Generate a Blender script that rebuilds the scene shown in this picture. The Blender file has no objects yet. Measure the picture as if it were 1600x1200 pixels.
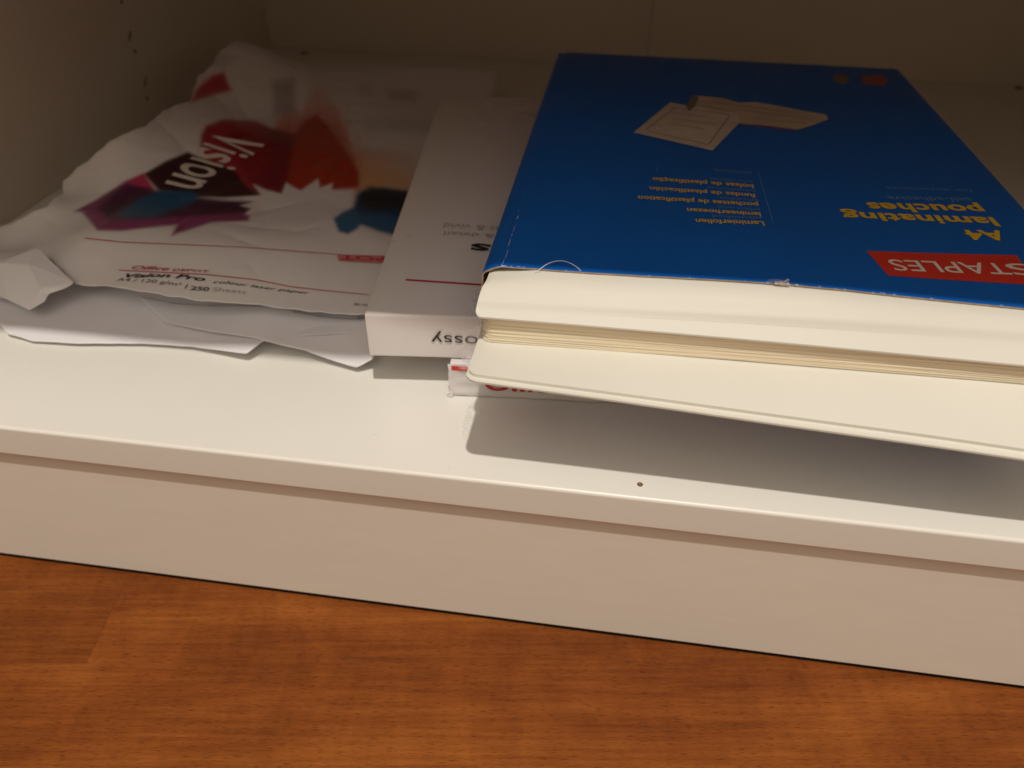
import bpy, bmesh, math, random
import numpy as np
from mathutils import Vector, Matrix, noise as mnoise
random.seed(7); rng = np.random.default_rng(7)
sc = bpy.context.scene
COL = sc.collection

# ------------------------------------------------------------------ camera
CAM = np.array([0.0, -0.2159762, 0.22362198])
ROT = np.array([[0.98990392, -0.09640859, 0.10390196],
                [0.14125885, 0.6106759, -0.77917962],
                [0.01166919, 0.78599003, 0.61812903]])
FPX = 1178.02
cd = bpy.data.cameras.new('camera'); cam = bpy.data.objects.new('camera', cd); COL.objects.link(cam)
M4 = Matrix.Identity(4)
for i in range(3):
    for j in range(3):
        M4[i][j] = float(ROT[i, j])
    M4[i][3] = float(CAM[i])
cam.matrix_world = M4
cd.sensor_width = 36.0; cd.lens = FPX / 1600 * 36.0
cd.clip_start = 0.01; cd.clip_end = 50
cd.dof.use_dof = True; cd.dof.focus_distance = 0.305; cd.dof.aperture_fstop = 8.5
sc.camera = cam

# ------------------------------------------------------------------ light
w = bpy.data.worlds.new('World'); sc.world = w; w.use_nodes = True
bg = w.node_tree.nodes['Background']
bg.inputs[0].default_value = (1.0, 0.78, 0.53, 1); bg.inputs[1].default_value = 0.255
ld = bpy.data.lights.new('ceiling_bulb', 'POINT'); lo = bpy.data.objects.new('ceiling_bulb', ld); COL.objects.link(lo)
lo.location = (0.15, -0.70, 2.03); ld.energy = 116; ld.shadow_soft_size = 0.022; ld.color = (1.0, 0.935, 0.825)
# the lit ceiling above and in front of the cabinet, as a broad soft lamp
ad = bpy.data.lights.new('ceiling_glow', 'AREA'); ao = bpy.data.objects.new('ceiling_glow', ad); COL.objects.link(ao)
ad.shape = 'RECTANGLE'; ad.size = 3.0; ad.size_y = 2.4; ad.energy = 23; ad.color = (1.0, 0.92, 0.82)
ao.location = (0.0, -1.6, 2.3); ao.rotation_euler = (math.radians(25), 0, 0)
sc.view_settings.view_transform = 'Standard'; sc.view_settings.look = 'None'
sc.view_settings.exposure = 0; sc.view_settings.gamma = 1

# measuring helpers: where a line of sight through a photo pixel meets a plane (only used to size things)
def P(px, z):
    d = ROT @ np.array([(px[0] - 800) / FPX, -(px[1] - 600) / FPX, -1.0])
    return CAM + d * ((z - CAM[2]) / d[2])
def PX(px, x):
    d = ROT @ np.array([(px[0] - 800) / FPX, -(px[1] - 600) / FPX, -1.0])
    return CAM + d * ((x - CAM[0]) / d[0])
def PN(px, p0, n):
    d = ROT @ np.array([(px[0] - 800) / FPX, -(px[1] - 600) / FPX, -1.0])
    return CAM + d * (((p0 - CAM) @ n) / (d @ n))

# ------------------------------------------------------------------ materials
def mat(name, col, rough=0.5, spec=0.5, bump=0.0, bscale=200, var=0.0, vscale=20, stretch=(1, 1, 1), trans=0, coat=0, attr=None, sss=0):
    m = bpy.data.materials.new(name); m.use_nodes = True
    nt = m.node_tree; N = nt.nodes; L = nt.links; b = N['Principled BSDF']
    b.inputs['Base Color'].default_value = (*col, 1)
    b.inputs['Roughness'].default_value = rough
    b.inputs['Specular IOR Level'].default_value = spec
    if coat: b.inputs['Coat Weight'].default_value = coat; b.inputs['Coat Roughness'].default_value = 0.12
    if trans: b.inputs['Transmission Weight'].default_value = trans
    tc = N.new('ShaderNodeTexCoord'); mp = N.new('ShaderNodeMapping'); mp.inputs['Scale'].default_value = stretch
    L.new(tc.outputs['Object'], mp.inputs['Vector'])
    src = None
    if attr:
        a = N.new('ShaderNodeAttribute'); a.attribute_name = attr; src = a.outputs['Color']
        L.new(src, b.inputs['Base Color'])
    if var:
        nz = N.new('ShaderNodeTexNoise'); nz.inputs['Scale'].default_value = vscale; nz.inputs['Detail'].default_value = 6
        L.new(mp.outputs[0], nz.inputs['Vector'])
        mr = N.new('ShaderNodeMapRange'); mr.inputs[1].default_value = 0.3; mr.inputs[2].default_value = 0.7
        mr.inputs[3].default_value = 1 - var; mr.inputs[4].default_value = 1 + var
        L.new(nz.outputs[0], mr.inputs[0])
        mx = N.new('ShaderNodeVectorMath'); mx.operation = 'MULTIPLY'
        if src: L.new(src, mx.inputs[0])
        else: mx.inputs[0].default_value = col
        L.new(mr.outputs[0], mx.inputs[1]); L.new(mx.outputs[0], b.inputs['Base Color'])
        rr = N.new('ShaderNodeMapRange'); rr.inputs[1].default_value = .3; rr.inputs[2].default_value = .7
        rr.inputs[3].default_value = max(0, rough - .06); rr.inputs[4].default_value = rough + .06
        L.new(nz.outputs[0], rr.inputs[0]); L.new(rr.outputs[0], b.inputs['Roughness'])
    if bump:
        nb = N.new('ShaderNodeTexNoise'); nb.inputs['Scale'].default_value = bscale; nb.inputs['Detail'].default_value = 4
        L.new(mp.outputs[0], nb.inputs['Vector'])
        bp = N.new('ShaderNodeBump'); bp.inputs['Strength'].default_value = bump; bp.inputs['Distance'].default_value = 0.001
        L.new(nb.outputs[0], bp.inputs['Height']); L.new(bp.outputs[0], b.inputs['Normal'])
    return m

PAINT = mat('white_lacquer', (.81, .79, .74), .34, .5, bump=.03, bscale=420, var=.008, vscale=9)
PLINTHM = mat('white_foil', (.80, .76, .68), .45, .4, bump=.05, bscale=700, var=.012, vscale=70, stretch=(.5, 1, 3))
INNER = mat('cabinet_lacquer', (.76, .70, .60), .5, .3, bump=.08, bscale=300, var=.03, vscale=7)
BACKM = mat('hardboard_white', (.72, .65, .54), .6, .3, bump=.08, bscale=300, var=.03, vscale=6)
HOLE = mat('hole_raw_chipboard', (.20, .13, .07), .9, .1, var=.3, vscale=900)
DARK = mat('hole_and_gap_shade', (.010, .007, .005), .9, .1)
CARDW = mat('glossy_white_card', (.77, .735, .73), .30, .5, bump=.05, bscale=120, var=.015, vscale=14, coat=.25)
PACKW = mat('white_packet_wrap', (.74, .71, .71), .4, .5, bump=.5, bscale=110, var=.03, vscale=30)
POUCH = mat('milky_pouch_film', (.715, .695, .63), .5, .3, bump=.10, bscale=90, var=.02, vscale=12)
POUCHE = mat('pouch_cut_edges', (.90, .78, .57), .55, .35, bump=.06, bscale=400, var=.05, vscale=300, stretch=(.06, 1, 8))
BLUE = mat('blue_printed_card', (.002, .118, .52), .48, .25, bump=.05, bscale=160, var=.05, vscale=18)
RAW = mat('raw_card_edge', (.42, .31, .20), .9, .1, bump=.5, bscale=700, var=.2, vscale=300)
YEL = mat('yellow_ink', (.78, .52, .02), .4, .4, var=.05, vscale=200)
RED = mat('red_ink', (.62, .035, .02), .4, .4, var=.06, vscale=60)
WHT = mat('white_ink', (.78, .72, .66), .4, .4, var=.03, vscale=200)
PALE = mat('pale_blue_ink', (.13, .28, .55), .4, .4)
CREAM = mat('printed_cream', (.55, .47, .35), .4, .4, var=.12, vscale=70)
CREAM2 = mat('printed_white', (.60, .53, .46), .4, .4, var=.12, vscale=90)
LINEI = mat('printed_brown_line', (.30, .22, .15), .5, .3)
BLK = mat('black_ink', (.025, .02, .02), .4, .4)
GRY = mat('grey_ink', (.16, .145, .14), .45, .4)
LGRY = mat('light_grey_ink', (.42, .39, .37), .45, .4)
CRIM = mat('crimson_ink', (.50, .03, .045), .4, .4)
SCUFF = mat('scuffed_white_card_core', (.34, .40, .52), .8, .2, var=.2, vscale=900)
PAPER = mat('white_paper', (.78, .765, .80), .75, .2, bump=.10, bscale=60, var=.015, vscale=25)
PRINT = mat('printed_wrapper', (.8, .8, .8), .33, .5, bump=.55, bscale=38, stretch=(.6, 1.6, 1), attr='print', var=.02, vscale=30)
FIBRE = mat('white_fibre', (.75, .78, .85), .4, .4)

def film_mat():
    m = bpy.data.materials.new('clear_film'); m.use_nodes = True
    nt = m.node_tree; N = nt.nodes; L = nt.links; b = N['Principled BSDF']
    b.inputs['Base Color'].default_value = (.92, .92, .93, 1); b.inputs['Roughness'].default_value = .12
    b.inputs['Specular IOR Level'].default_value = .6
    b.inputs['Alpha'].default_value = .22
    nz = N.new('ShaderNodeTexNoise'); nz.inputs['Scale'].default_value = 150; nz.inputs['Detail'].default_value = 3
    tc = N.new('ShaderNodeTexCoord'); L.new(tc.outputs['Object'], nz.inputs['Vector'])
    mr = N.new('ShaderNodeMapRange'); mr.inputs[1].default_value = .45; mr.inputs[2].default_value = .75
    mr.inputs[3].default_value = .10; mr.inputs[4].default_value = .62
    L.new(nz.outputs[0], mr.inputs[0]); L.new(mr.outputs[0], b.inputs['Alpha'])
    bp = N.new('ShaderNodeBump'); bp.inputs['Strength'].default_value = .9; bp.inputs['Distance'].default_value = .001
    L.new(nz.outputs[0], bp.inputs['Height']); L.new(bp.outputs[0], b.inputs['Normal'])
    return m
FILM = film_mat()

def wood_mat():
    m = bpy.data.materials.new('oiled_parquet'); m.use_nodes = True
    nt = m.node_tree; N = nt.nodes; L = nt.links; b = N['Principled BSDF']
    tc = N.new('ShaderNodeTexCoord'); oi = N.new('ShaderNodeObjectInfo')
    rot = N.new('ShaderNodeMapping'); rot.inputs['Rotation'].default_value = (0, 0, -math.radians(8.5)); L.new(tc.outputs['Object'], rot.inputs[0])
    off = N.new('ShaderNodeVectorMath'); off.operation = 'SCALE'; off.inputs['Scale'].default_value = .25; L.new(oi.outputs['Color'], off.inputs[0])
    add = N.new('ShaderNodeVectorMath'); L.new(rot.outputs[0], add.inputs[0]); L.new(off.outputs[0], add.inputs[1])
    def nz(scale, st, det=6, rough=.55, dist=0):
        mp = N.new('ShaderNodeMapping'); mp.inputs['Scale'].default_value = st; L.new(add.outputs[0], mp.inputs[0])
        n = N.new('ShaderNodeTexNoise'); n.inputs['Scale'].default_value = scale; n.inputs['Detail'].default_value = det
        n.inputs['Roughness'].default_value = rough; n.inputs['Distortion'].default_value = dist
        L.new(mp.outputs[0], n.inputs[0]); return n
    big = nz(16, (.30, 1.5, 1), 5, .55, .8)
    grain = nz(120, (.10, 1.6, 1), 6, .6, .2)
    pore = nz(2300, (.10, 1.0, 1), 3, .55)
    fine = nz(420, (.05, 1.2, 1), 4, .6)
    chat = nz(60, (1.2, .5, 1), 4, .5, .8)
    rp = N.new('ShaderNodeValToRGB'); e = rp.color_ramp.elements
    e[0].position = .33; e[0].color = (.105, .024, .0062, 1); e[1].position = .66; e[1].color = (.305, .094, .018, 1)
    x = e.new(.5); x.color = (.205, .057, .0112, 1)
    mixv = N.new('ShaderNodeMath'); mixv.operation = 'MULTIPLY_ADD'; mixv.inputs[1].default_value = .55; L.new(big.outputs[0], mixv.inputs[0])
    g2 = N.new('ShaderNodeMath'); g2.operation = 'MULTIPLY'; g2.inputs[1].default_value = .30; L.new(fine.outputs[0], g2.inputs[0])
    c2 = N.new('ShaderNodeMath'); c2.operation = 'MULTIPLY_ADD'; c2.inputs[1].default_value = .17; L.new(chat.outputs[0], c2.inputs[0]); L.new(g2.outputs[0], c2.inputs[2])
    L.new(c2.outputs[0], mixv.inputs[2]); L.new(mixv.outputs[0], rp.inputs[0])
    pr = N.new('ShaderNodeMapRange'); pr.inputs[1].default_value = .55; pr.inputs[2].default_value = .68; pr.inputs[3].default_value = 1.03; pr.inputs[4].default_value = .55
    L.new(pore.outputs[0], pr.inputs[0])
    hv = N.new('ShaderNodeHueSaturation'); L.new(rp.outputs[0], hv.inputs['Color'])
    vr = N.new('ShaderNodeMapRange'); L.new(oi.outputs['Color'], vr.inputs[0])
    vm = N.new('ShaderNodeMath'); vm.operation = 'MULTIPLY'; L.new(vr.outputs[0], vm.inputs[0]); L.new(pr.outputs[0], vm.inputs[1])
    L.new(vm.outputs[0], hv.inputs['Value']); L.new(hv.outputs[0], b.inputs['Base Color'])
    b.inputs['Roughness'].default_value = .5; b.inputs['Specular IOR Level'].default_value = .10
    bp = N.new('ShaderNodeBump'); bp.inputs['Strength'].default_value = .25; bp.inputs['Distance'].default_value = .0006
    L.new(grain.outputs[0], bp.inputs['Height']); L.new(bp.outputs[0], b.inputs['Normal'])
    return m
WOOD = wood_mat()

# ------------------------------------------------------------------ object helpers
def mesh_obj(name, verts, faces, m, parent=None, smooth=False, fm=None):
    me = bpy.data.meshes.new(name)
    me.from_pydata([tuple(float(c) for c in v) for v in verts], [], [tuple(int(i) for i in f) for f in faces])
    for mm in (m if isinstance(m, (list, tuple)) else [m]): me.materials.append(mm)
    if fm is not None: me.polygons.foreach_set('material_index', fm)
    if smooth: me.polygons.foreach_set('use_smooth', [True] * len(me.polygons))
    o = bpy.data.objects.new(name, me); COL.objects.link(o)
    if parent: o.parent = parent
    return o
def thing(name, label, cat, group=None, loc=(0, 0, 0)):
    o = bpy.data.objects.new(name, None); o.empty_display_size = .02; COL.objects.link(o)
    o['label'] = label; o['category'] = cat
    if group: o['group'] = group
    return o
def fix(o):
    bm = bmesh.new(); bm.from_mesh(o.data); bmesh.ops.recalc_face_normals(bm, faces=bm.faces); bm.to_mesh(o.data); bm.free()
def box(name, lo_, hi_, m, parent=None, bev=0.0, seg=2, rot=None):
    x0, y0, z0 = lo_; x1, y1, z1 = hi_
    bm = bmesh.new(); bmesh.ops.create_cube(bm, size=1)
    for v in bm.verts:
        v.co = Vector((x0 + (v.co.x + .5) * (x1 - x0), y0 + (v.co.y + .5) * (y1 - y0), z0 + (v.co.z + .5) * (z1 - z0)))
    if bev:
        bmesh.ops.bevel(bm, geom=bm.edges[:], offset=bev, segments=seg, profile=.5, affect='EDGES')
    if rot: bmesh.ops.transform(bm, matrix=rot, verts=bm.verts)
    me = bpy.data.meshes.new(name); bm.to_mesh(me); bm.free(); me.materials.append(m)
    if bev: me.polygons.foreach_set('use_smooth', [True] * len(me.polygons)); me.set_sharp_from_angle(angle=math.radians(60)) if False else None
    o = bpy.data.objects.new(name, me); COL.objects.link(o)
    if parent: o.parent = parent
    if bev:
        wn = o.modifiers.new('wn', 'WEIGHTED_NORMAL'); wn.keep_sharp = False
    return o
def disc(name, c, r, nrm, m, parent, sx=1, sy=1, n=20, depth=.0004):
    """a shallow ring-edged plug set 0.1 mm proud of the board"""
    z = Vector(nrm).normalized(); x = z.orthogonal().normalized(); y = z.cross(x); c = Vector(c)
    vs = [c + x * (math.cos(a) * r * sx) + y * (math.sin(a) * r * sy) + z * .0001 for a in [2 * math.pi * i / n for i in range(n)]]
    vs2 = [v - z * depth for v in vs]
    return mesh_obj(name, vs + vs2, [list(range(n))] + [[i, i + n, (i + 1) % n + n, (i + 1) % n] for i in range(n)], m, parent)

# ------------------------------------------------------------------ setting: floor of parquet staves
FZ = -0.1016
RA = math.radians(8.5)
floor = mesh_obj('floor', [(-2.5, -3, FZ - .003), (2.5, -3, FZ - .003), (2.5, 1.2, FZ - .003), (-2.5, 1.2, FZ - .003)], [(0, 1, 2, 3)], WOOD)
floor['kind'] = 'structure'
W = .0475
rows = 14
jx, jy = -0.2295 * math.cos(RA) + (-.0016) * math.sin(RA), 0.2295 * math.sin(RA) + (-.0016) * math.cos(RA)
y_top = jy + .0005
for r in range(rows):
    yc = y_top - (r - 4) * W
    x = -0.70 - random.uniform(0, .2)
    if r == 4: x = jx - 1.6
    while x < .75:
        Ln = 1.6; dz = random.uniform(-.00004, .00004)
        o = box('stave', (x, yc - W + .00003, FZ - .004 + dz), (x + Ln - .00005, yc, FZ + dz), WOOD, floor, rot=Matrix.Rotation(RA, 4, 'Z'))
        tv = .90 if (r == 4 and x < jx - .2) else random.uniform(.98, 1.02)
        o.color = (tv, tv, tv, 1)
        x += Ln

# ------------------------------------------------------------------ cabinet
XL, XR, YB, ZS = -0.385, 0.440, 0.620, 0.190
cab = thing('cabinet', 'open white cabinet with a deep bottom shelf above a plinth on the wooden floor', 'cabinet')
TB = .0176
box('shelf_board', (XL, 0, -TB), (XR, YB, 0), PAINT, cab, bev=.0016, seg=4)
box('plinth', (XL - .016, .0037, -.0990), (XR + .016, .020, -TB - .0002), PLINTHM, cab, bev=.0006)
box('gap_shade_strip', (XL - .01, .0042, FZ), (XR + .01, .018, -.0991), DARK, cab)  # near-black strip painting in the shade of the gap between plinth and floor
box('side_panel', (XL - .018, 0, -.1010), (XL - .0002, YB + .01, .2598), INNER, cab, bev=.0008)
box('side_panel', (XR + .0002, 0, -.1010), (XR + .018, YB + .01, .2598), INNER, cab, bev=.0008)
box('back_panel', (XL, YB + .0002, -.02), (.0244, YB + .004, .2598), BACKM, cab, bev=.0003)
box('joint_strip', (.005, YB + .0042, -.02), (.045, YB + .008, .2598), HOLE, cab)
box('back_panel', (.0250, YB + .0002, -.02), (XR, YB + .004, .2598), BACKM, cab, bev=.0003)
box('unseen_top_panel', (XL - .03, -.0300, .2600), (XR + .03, YB + .01, .282), PAINT, cab, bev=.0015)  # unseen; height and overhang shaped to place the bulb's shadow edge
hp = P((1000, 757), 0)
disc('screw_hole', (hp[0], hp[1], 0), .00125, (0, 0, 1), HOLE, cab)
ring = []
for q in ((475, 83), (1591, 137)):
    hq = P(q, 0); hq[1] = min(hq[1], .610)
    disc('screw_hole', (hq[0], hq[1], 0), .0045, (0, 0, 1), DARK, cab, sx=1.0, sy=.8)
for q in ((190, 2), (203, 56), (211, 80), (227, 128), (230, 154)):
    hq = PX(q, XL)
    long_ = q in ((203, 56), (227, 128))
    disc('peg_hole', (XL, hq[1], hq[2]), .0016, (1, 0, 0), HOLE, cab, sx=(3.0 if long_ else 1), sy=(.55 if long_ else 1))

vv = []; ff = []
for i in range(26):
    x, y = random.uniform(-.30, .2), random.uniform(.004, .05); e = random.uniform(.00012, .0003); a = random.uniform(0, 3.1); k = len(vv)
    for t in range(5): vv.append((x + e * math.cos(a + t * 1.257) * (1.8 if t == 0 else 1), y + e * math.sin(a + t * 1.257), .00008 + .00004 * (t % 2)))
    ff.append([k, k + 1, k + 2, k + 3, k + 4])
du = mesh_obj('dust', vv, ff, mat('grey_dust', (.58, .53, .46), .9)); du['kind'] = 'stuff'; du['label'] = 'tiny grey dust flecks scattered on the white shelf edge'; du['category'] = 'dust'
# ------------------------------------------------------------------ sheets
def sheet(name, xs, yfront, yback, ztop, thick, m, parent, ny=10, dens=2.0, side_m=None, rad=0, jit=None):
    """thin slab: front edge yfront(x), rounded front corners of radius rad, surface ztop(x,y)"""
    x0, x1 = xs[0], xs[-1]
    top = []; nx = len(xs)
    for x in xs:
        y0 = yfront(x)
        for dx in (x - x0, x1 - x):
            if rad and dx < rad: y0 += rad - math.sqrt(max(0, rad * rad - (rad - dx) ** 2))
        for j in range(ny + 1):
            t = (j / ny) ** dens; y = y0 + (yback - y0) * t
            top.append((x, y, ztop(x, y)))
    n = len(top); V = top + [(a, b, c - (thick(a) if callable(thick) else thick)) for a, b, c in top]
    F = []; fm = []
    def idx(i, j): return i * (ny + 1) + j
    for i in range(nx - 1):
        for j in range(ny):
            q = [idx(i, j), idx(i + 1, j), idx(i + 1, j + 1), idx(i, j + 1)]
            F.append(q); fm.append(0); F.append([n + k for k in q[::-1]]); fm.append(0)
    per = [idx(i, 0) for i in range(nx)] + [idx(nx - 1, j) for j in range(1, ny + 1)] + [idx(i, ny) for i in range(nx - 2, -1, -1)] + [idx(0, j) for j in range(ny - 1, 0, -1)]
    k = len(V)
    V = V + [V[p] for p in per] + [V[p + n] for p in per]; Lp = len(per)
    for a in range(Lp):
        b_ = (a + 1) % Lp
        F.append([k + a, k + Lp + a, k + Lp + b_, k + b_]); fm.append(1)
    return mesh_obj(name, V, F, [m, side_m or m], parent, smooth=True, fm=fm)
def xs_for(x0, x1, rad, n=14, nr=6):
    a = [x0 + rad * (1 - math.cos(math.pi / 2 * i / nr)) for i in range(nr)]
    b = [x1 - rad * (1 - math.cos(math.pi / 2 * i / nr)) for i in range(nr)][::-1]
    return a + list(np.linspace(x0 + rad, x1 - rad, n)) + b
def lerp(a, b, t): return a + (b - a) * t
def ux(x): return min(1, max(0, (x + .045) / .20))
def sm(a, b, t):
    t = min(1, max(0, (t - a) / (b - a))); return t * t * (3 - 2 * t)

BX0, BX1, BY0, BY1, BZ0, BZT = -.0465, .1850, .0370, .3480, .0428, .0800
def zcov(x, y):
    z = BZT + .0021 * math.exp(-((x - .067) / .055) ** 2) * math.exp(-(y - BY0) / .05)
    z -= .0006 * math.sin(max(0, min(1, (y - .04) / .3)) * math.pi) * math.sin((x + .04) / .22 * math.pi)
    return z
# lower bundle
zrec = lambda x: lerp(.0555, .0590, ux(x) ** .7)
def zlow(x, y, d=0):
    back = zrec(x); front = lerp(.0567, .0455, ux(x))
    t = min(1, max(0, (y + .002) / .022))
    s = 1 - (1 - t) ** 1.25
    z = lerp(front, back, s) if y < .020 else back - (y - .020) * .0 
    return z + .00012 * math.sin(x * 55 + 1) - d
def zlow_in(x, y): return min(zlow(x, y), .0600)
GP = 'laminating pouches in the blue box'
lowt = thing('laminating_pouches', 'lower cream pouches pushed farthest out, their round corner overhanging the shelf', 'pouches', GP)
sheet('pouch_layer', xs_for(-.0452, .1903, .004), lambda x: -.0013 + .0005 * math.sin(x * 17), .318, zlow, .0014, POUCH, lowt, ny=26, dens=2.4, rad=.004)
sheet('pouch_layer', xs_for(-.0458, .1898, .0045), lambda x: -.0042 + .0005 * math.sin(x * 11 + 1), .315, lambda x, y: zlow(x, y, .0014), .0008, POUCH, lowt, ny=26, dens=2.4, rad=.0045)
sheet('pouch_layer', xs_for(-.0450, .1893, .0045), lambda x: -.0008 + .0004 * math.sin(x * 13 + 2), .312, lambda x, y: zlow(x, y, .0022), .0008, POUCH, lowt, ny=20, dens=2.4, rad=.0045)
# middle stack, seen by its cut edges
midt = thing('laminating_pouches', 'tight middle stack of pouches showing only tan cut edges between the two cream bundles', 'pouches', GP)
NS = 24
for k in range(NS):
    yo = random.uniform(-.00008, .0001)
    xo = random.uniform(-.0003, .0006); ph = random.uniform(0, 6)
    def zf(x, y, k=k):
        zt = lerp(.0682, .0698, ux(x)); zb = zrec(x) + .0002
        return lerp(zb, zt, (k + 1) / NS)
    sheet('pouch', xs_for(-.0437 + xo, .183 + xo, .004, n=8, nr=3), lambda x, yo=yo, ph=ph: .0202 + yo + .00012 * math.sin(x * 40 + ph), .30, zf, lambda x: (lerp(.0682, .0698, ux(x)) - zrec(x) - .0002) / NS * .99, POUCH, midt, ny=2, side_m=POUCHE, rad=.004)
# upper bundle
def zup(x, y, d=0):
    t = max(0, (y - .0165))
    z = .0686 + .0105 * (1 - (1 - min(1, t / .021)) ** 1.55)
    z -= .0006 * ux(x) + .0003 * math.exp(-((x + .045) / .02) ** 2)
    cap = (zcov(x, max(y, .037)) if x > BX0 + .0084 else .0795 - .35 * max(0, BX0 + .0084 - x)) - .0009
    z = z + (cap - z) * sm(.022, .036, y)
    return min(z, cap) - d
upt = thing('laminating_pouches', 'upper cream pouches curving down out from under the blue lid', 'pouches', GP)
sheet('pouch_layer', xs_for(-.0452, .1835, .0022), lambda x: lerp(.0204, .0250, ux(x)) + .0003 * math.sin(x * 31), .318, lambda x, y: zup(x, y) - .0006 * math.exp(-max(0, y - lerp(.0204, .0250, ux(x))) / .0016) + .00055 * math.exp(-((y - lerp(.0226, .0272, ux(x))) / .0009) ** 2), lambda x: .00012, POUCH, upt, ny=60, dens=2.0, rad=.0022)
sheet('pouch_layer', xs_for(-.0456, .1830, .0022), lambda x: .0180 + .0002 * math.sin(x * 23), .316, lambda x, y: zup(x, y, .00062), .0007, POUCH, upt, ny=60, dens=2.0, rad=.0022)
sheet('pouch_layer', xs_for(-.0452, .1828, .0022), lambda x: .0186 + .0002 * math.sin(x * 19 + 1), .314, lambda x, y: zup(x, y, .0014), .0006, POUCH, upt, ny=20, dens=2.2, rad=.0022)

for ch in [c for c in bpy.data.objects if c.parent == upt]:
    for v in ch.data.vertices:      # the pack narrows a little where the lid holds it
        v.co.x += .0019 * sm(.019, .036, v.co.y) * math.exp(-max(0, v.co.x + .0456) / .012)
# ------------------------------------------------------------------ blue box
BX0, BX1, BY0, BY1, BZ0, BZT = -.0465, .1850, .0370, .3480, .0428, .0800
bb = thing('pouch_box', 'worn blue box with yellow lettering and a red banner, open at its front', 'box')
def zcov(x, y):
    z = BZT + .0021 * math.exp(-((x - .067) / .055) ** 2) * math.exp(-(y - BY0) / .05)
    z -= .0006 * math.sin(max(0, min(1, (y - .04) / .3)) * math.pi) * math.sin((x + .04) / .22 * math.pi)
    return z
prof = [(BX0 + .0006, BZ0), (BX0 - .0002, .050), (BX0 - .0004, .060), (BX0 - .0002, .070), (BX0 + .0002, .0752), (BX0 + .0012, .0767), (BX0 + .0040, .0786), (BX0 + .0068, .0797), (BX0 + .0084, .0800)]
xtop = list(np.linspace(BX0 + .0084, BX1 - .003, 34))
prof += [(x, None) for x in xtop[1:]]
prof += [(BX1 - .001, .0793), (BX1 + .0006, .0775), (BX1 + .0040, .0700), (BX1 + .0066, .0620), (BX1 + .0068, .052), (BX1 + .0062, BZ0)]
ysb = [0, .003, .008, .015, .025, .04, .06, .09, .13, .18, .23, .28, BY1 - BY0 - .004, BY1 - BY0]
V = []; F = []; fm = []; TH = .0006
npf = len(prof); nyb = len(ysb)
cx_, cz_ = .069, .061
for layer in range(2):
    for i, (x, z) in enumerate(prof):
        edge = .00035 * mnoise.noise(Vector((x * 140, 3.1, 0))) + .0002 * mnoise.noise(Vector((x * 520, 7.7, 0)))
        if x is not None and .05 < x < .075: edge += .0005 * math.exp(-((x - .0672) / .0022) ** 2)
        edge += .0010 * (1 - sm(BX0, BX0 + .004, x))
        for j, dy in enumerate(ysb):
            y = BY0 + dy + (edge if j == 0 else 0)
            zz = zcov(x, y) if z is None else z
            if j == nyb - 1: zz = zz - (.0015 if zz > .07 else 0)
            xx = x
            if layer:
                if z is None or zz > .0765: zz -= TH; xx += .0004 if i < 10 else 0
                else: xx += TH if x < .05 else -TH
            V.append((xx, y, zz))
n1 = npf * nyb
for layer in range(2):
    for i in range(npf - 1):
        for j in range(nyb - 1):
            q = [layer * n1 + i * nyb + j, layer * n1 + (i + 1) * nyb + j, layer * n1 + (i + 1) * nyb + j + 1, layer * n1 + i * nyb + j + 1]
            F.append(q if not layer else q[::-1]); fm.append(layer)
k = len(V)
V += [V[i * nyb] for i in range(npf)] + [V[n1 + i * nyb] for i in range(npf)]
for i in range(npf - 1):
    F.append([k + i, k + npf + i, k + npf + i + 1, k + i + 1]); fm.append(1)
mesh_obj('lid', V, F, [BLUE, RAW], bb, smooth=True, fm=fm)
box('bottom_panel', (BX0 + .001, BY0 + .001, BZ0), (BX1 + .0052, BY1, BZ0 + .0007), BLUE, bb)
box('back_panel', (BX0 + .001, BY1 - .001, BZ0 + .001), (BX1 - .001, BY1 - .0003, .0782), BLUE, bb)
# scuffed crease along the left top edge, in short broken chips
def cover_patch(name, pxs, m, parent=bb, lift=.00012, z0=BZT):
    pts = [P(q, z0) for q in pxs]
    return mesh_obj(name, [(p[0], p[1], zcov(p[0], p[1]) + lift) for p in pts], [list(range(len(pts)))], m, parent)
vv = []; ff = []
y = BY0 + .001
while y < .30:
    ln = random.uniform(.001, .006) * (1.2 if y < .12 else .8); wd = random.uniform(.00008, .0003)
    if random.random() < (.8 if y < .08 else .3):
        xb = BX0 + .0084 + random.uniform(-.00025, .00025); k = len(vv)
        vv += [(xb - wd, y, BZT + .00006), (xb, y - .0004, BZT + .00016), (xb + wd, y + ln * .3, BZT + .00014), (xb + wd * .4, y + ln, BZT + .00014), (xb - wd * .6, y + ln * .8, BZT + .00006)]
        ff.append([k, k + 1, k + 2, k + 3, k + 4])
    y += ln + random.uniform(.0005, .006)
scf = mesh_obj('scuff_mark', vv, ff, SCUFF, bb); scf['kind'] = 'stuff'
# white flecks along the torn front edge
vv = []; ff = []
for i in range(30):
    x = random.uniform(BX0 + .006, .15); e = random.uniform(.0002, .0009)
    if random.random() < .5: x = BX0 + .0075 + abs(random.gauss(0, .006))
    k = len(vv); y = BY0 - .00025; z = zcov(x, BY0)
    vv += [(x, y, z - .0003), (x + e, y, z - .0002), (x + e * 1.4, y + .0006, z + .00012), (x + e * .3, y + .0009, z + .00012)]
    ff.append([k, k + 1, k + 2, k + 3])
scf = mesh_obj('torn_fibre', vv, ff, SCUFF, bb); scf['kind'] = 'stuff'

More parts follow.
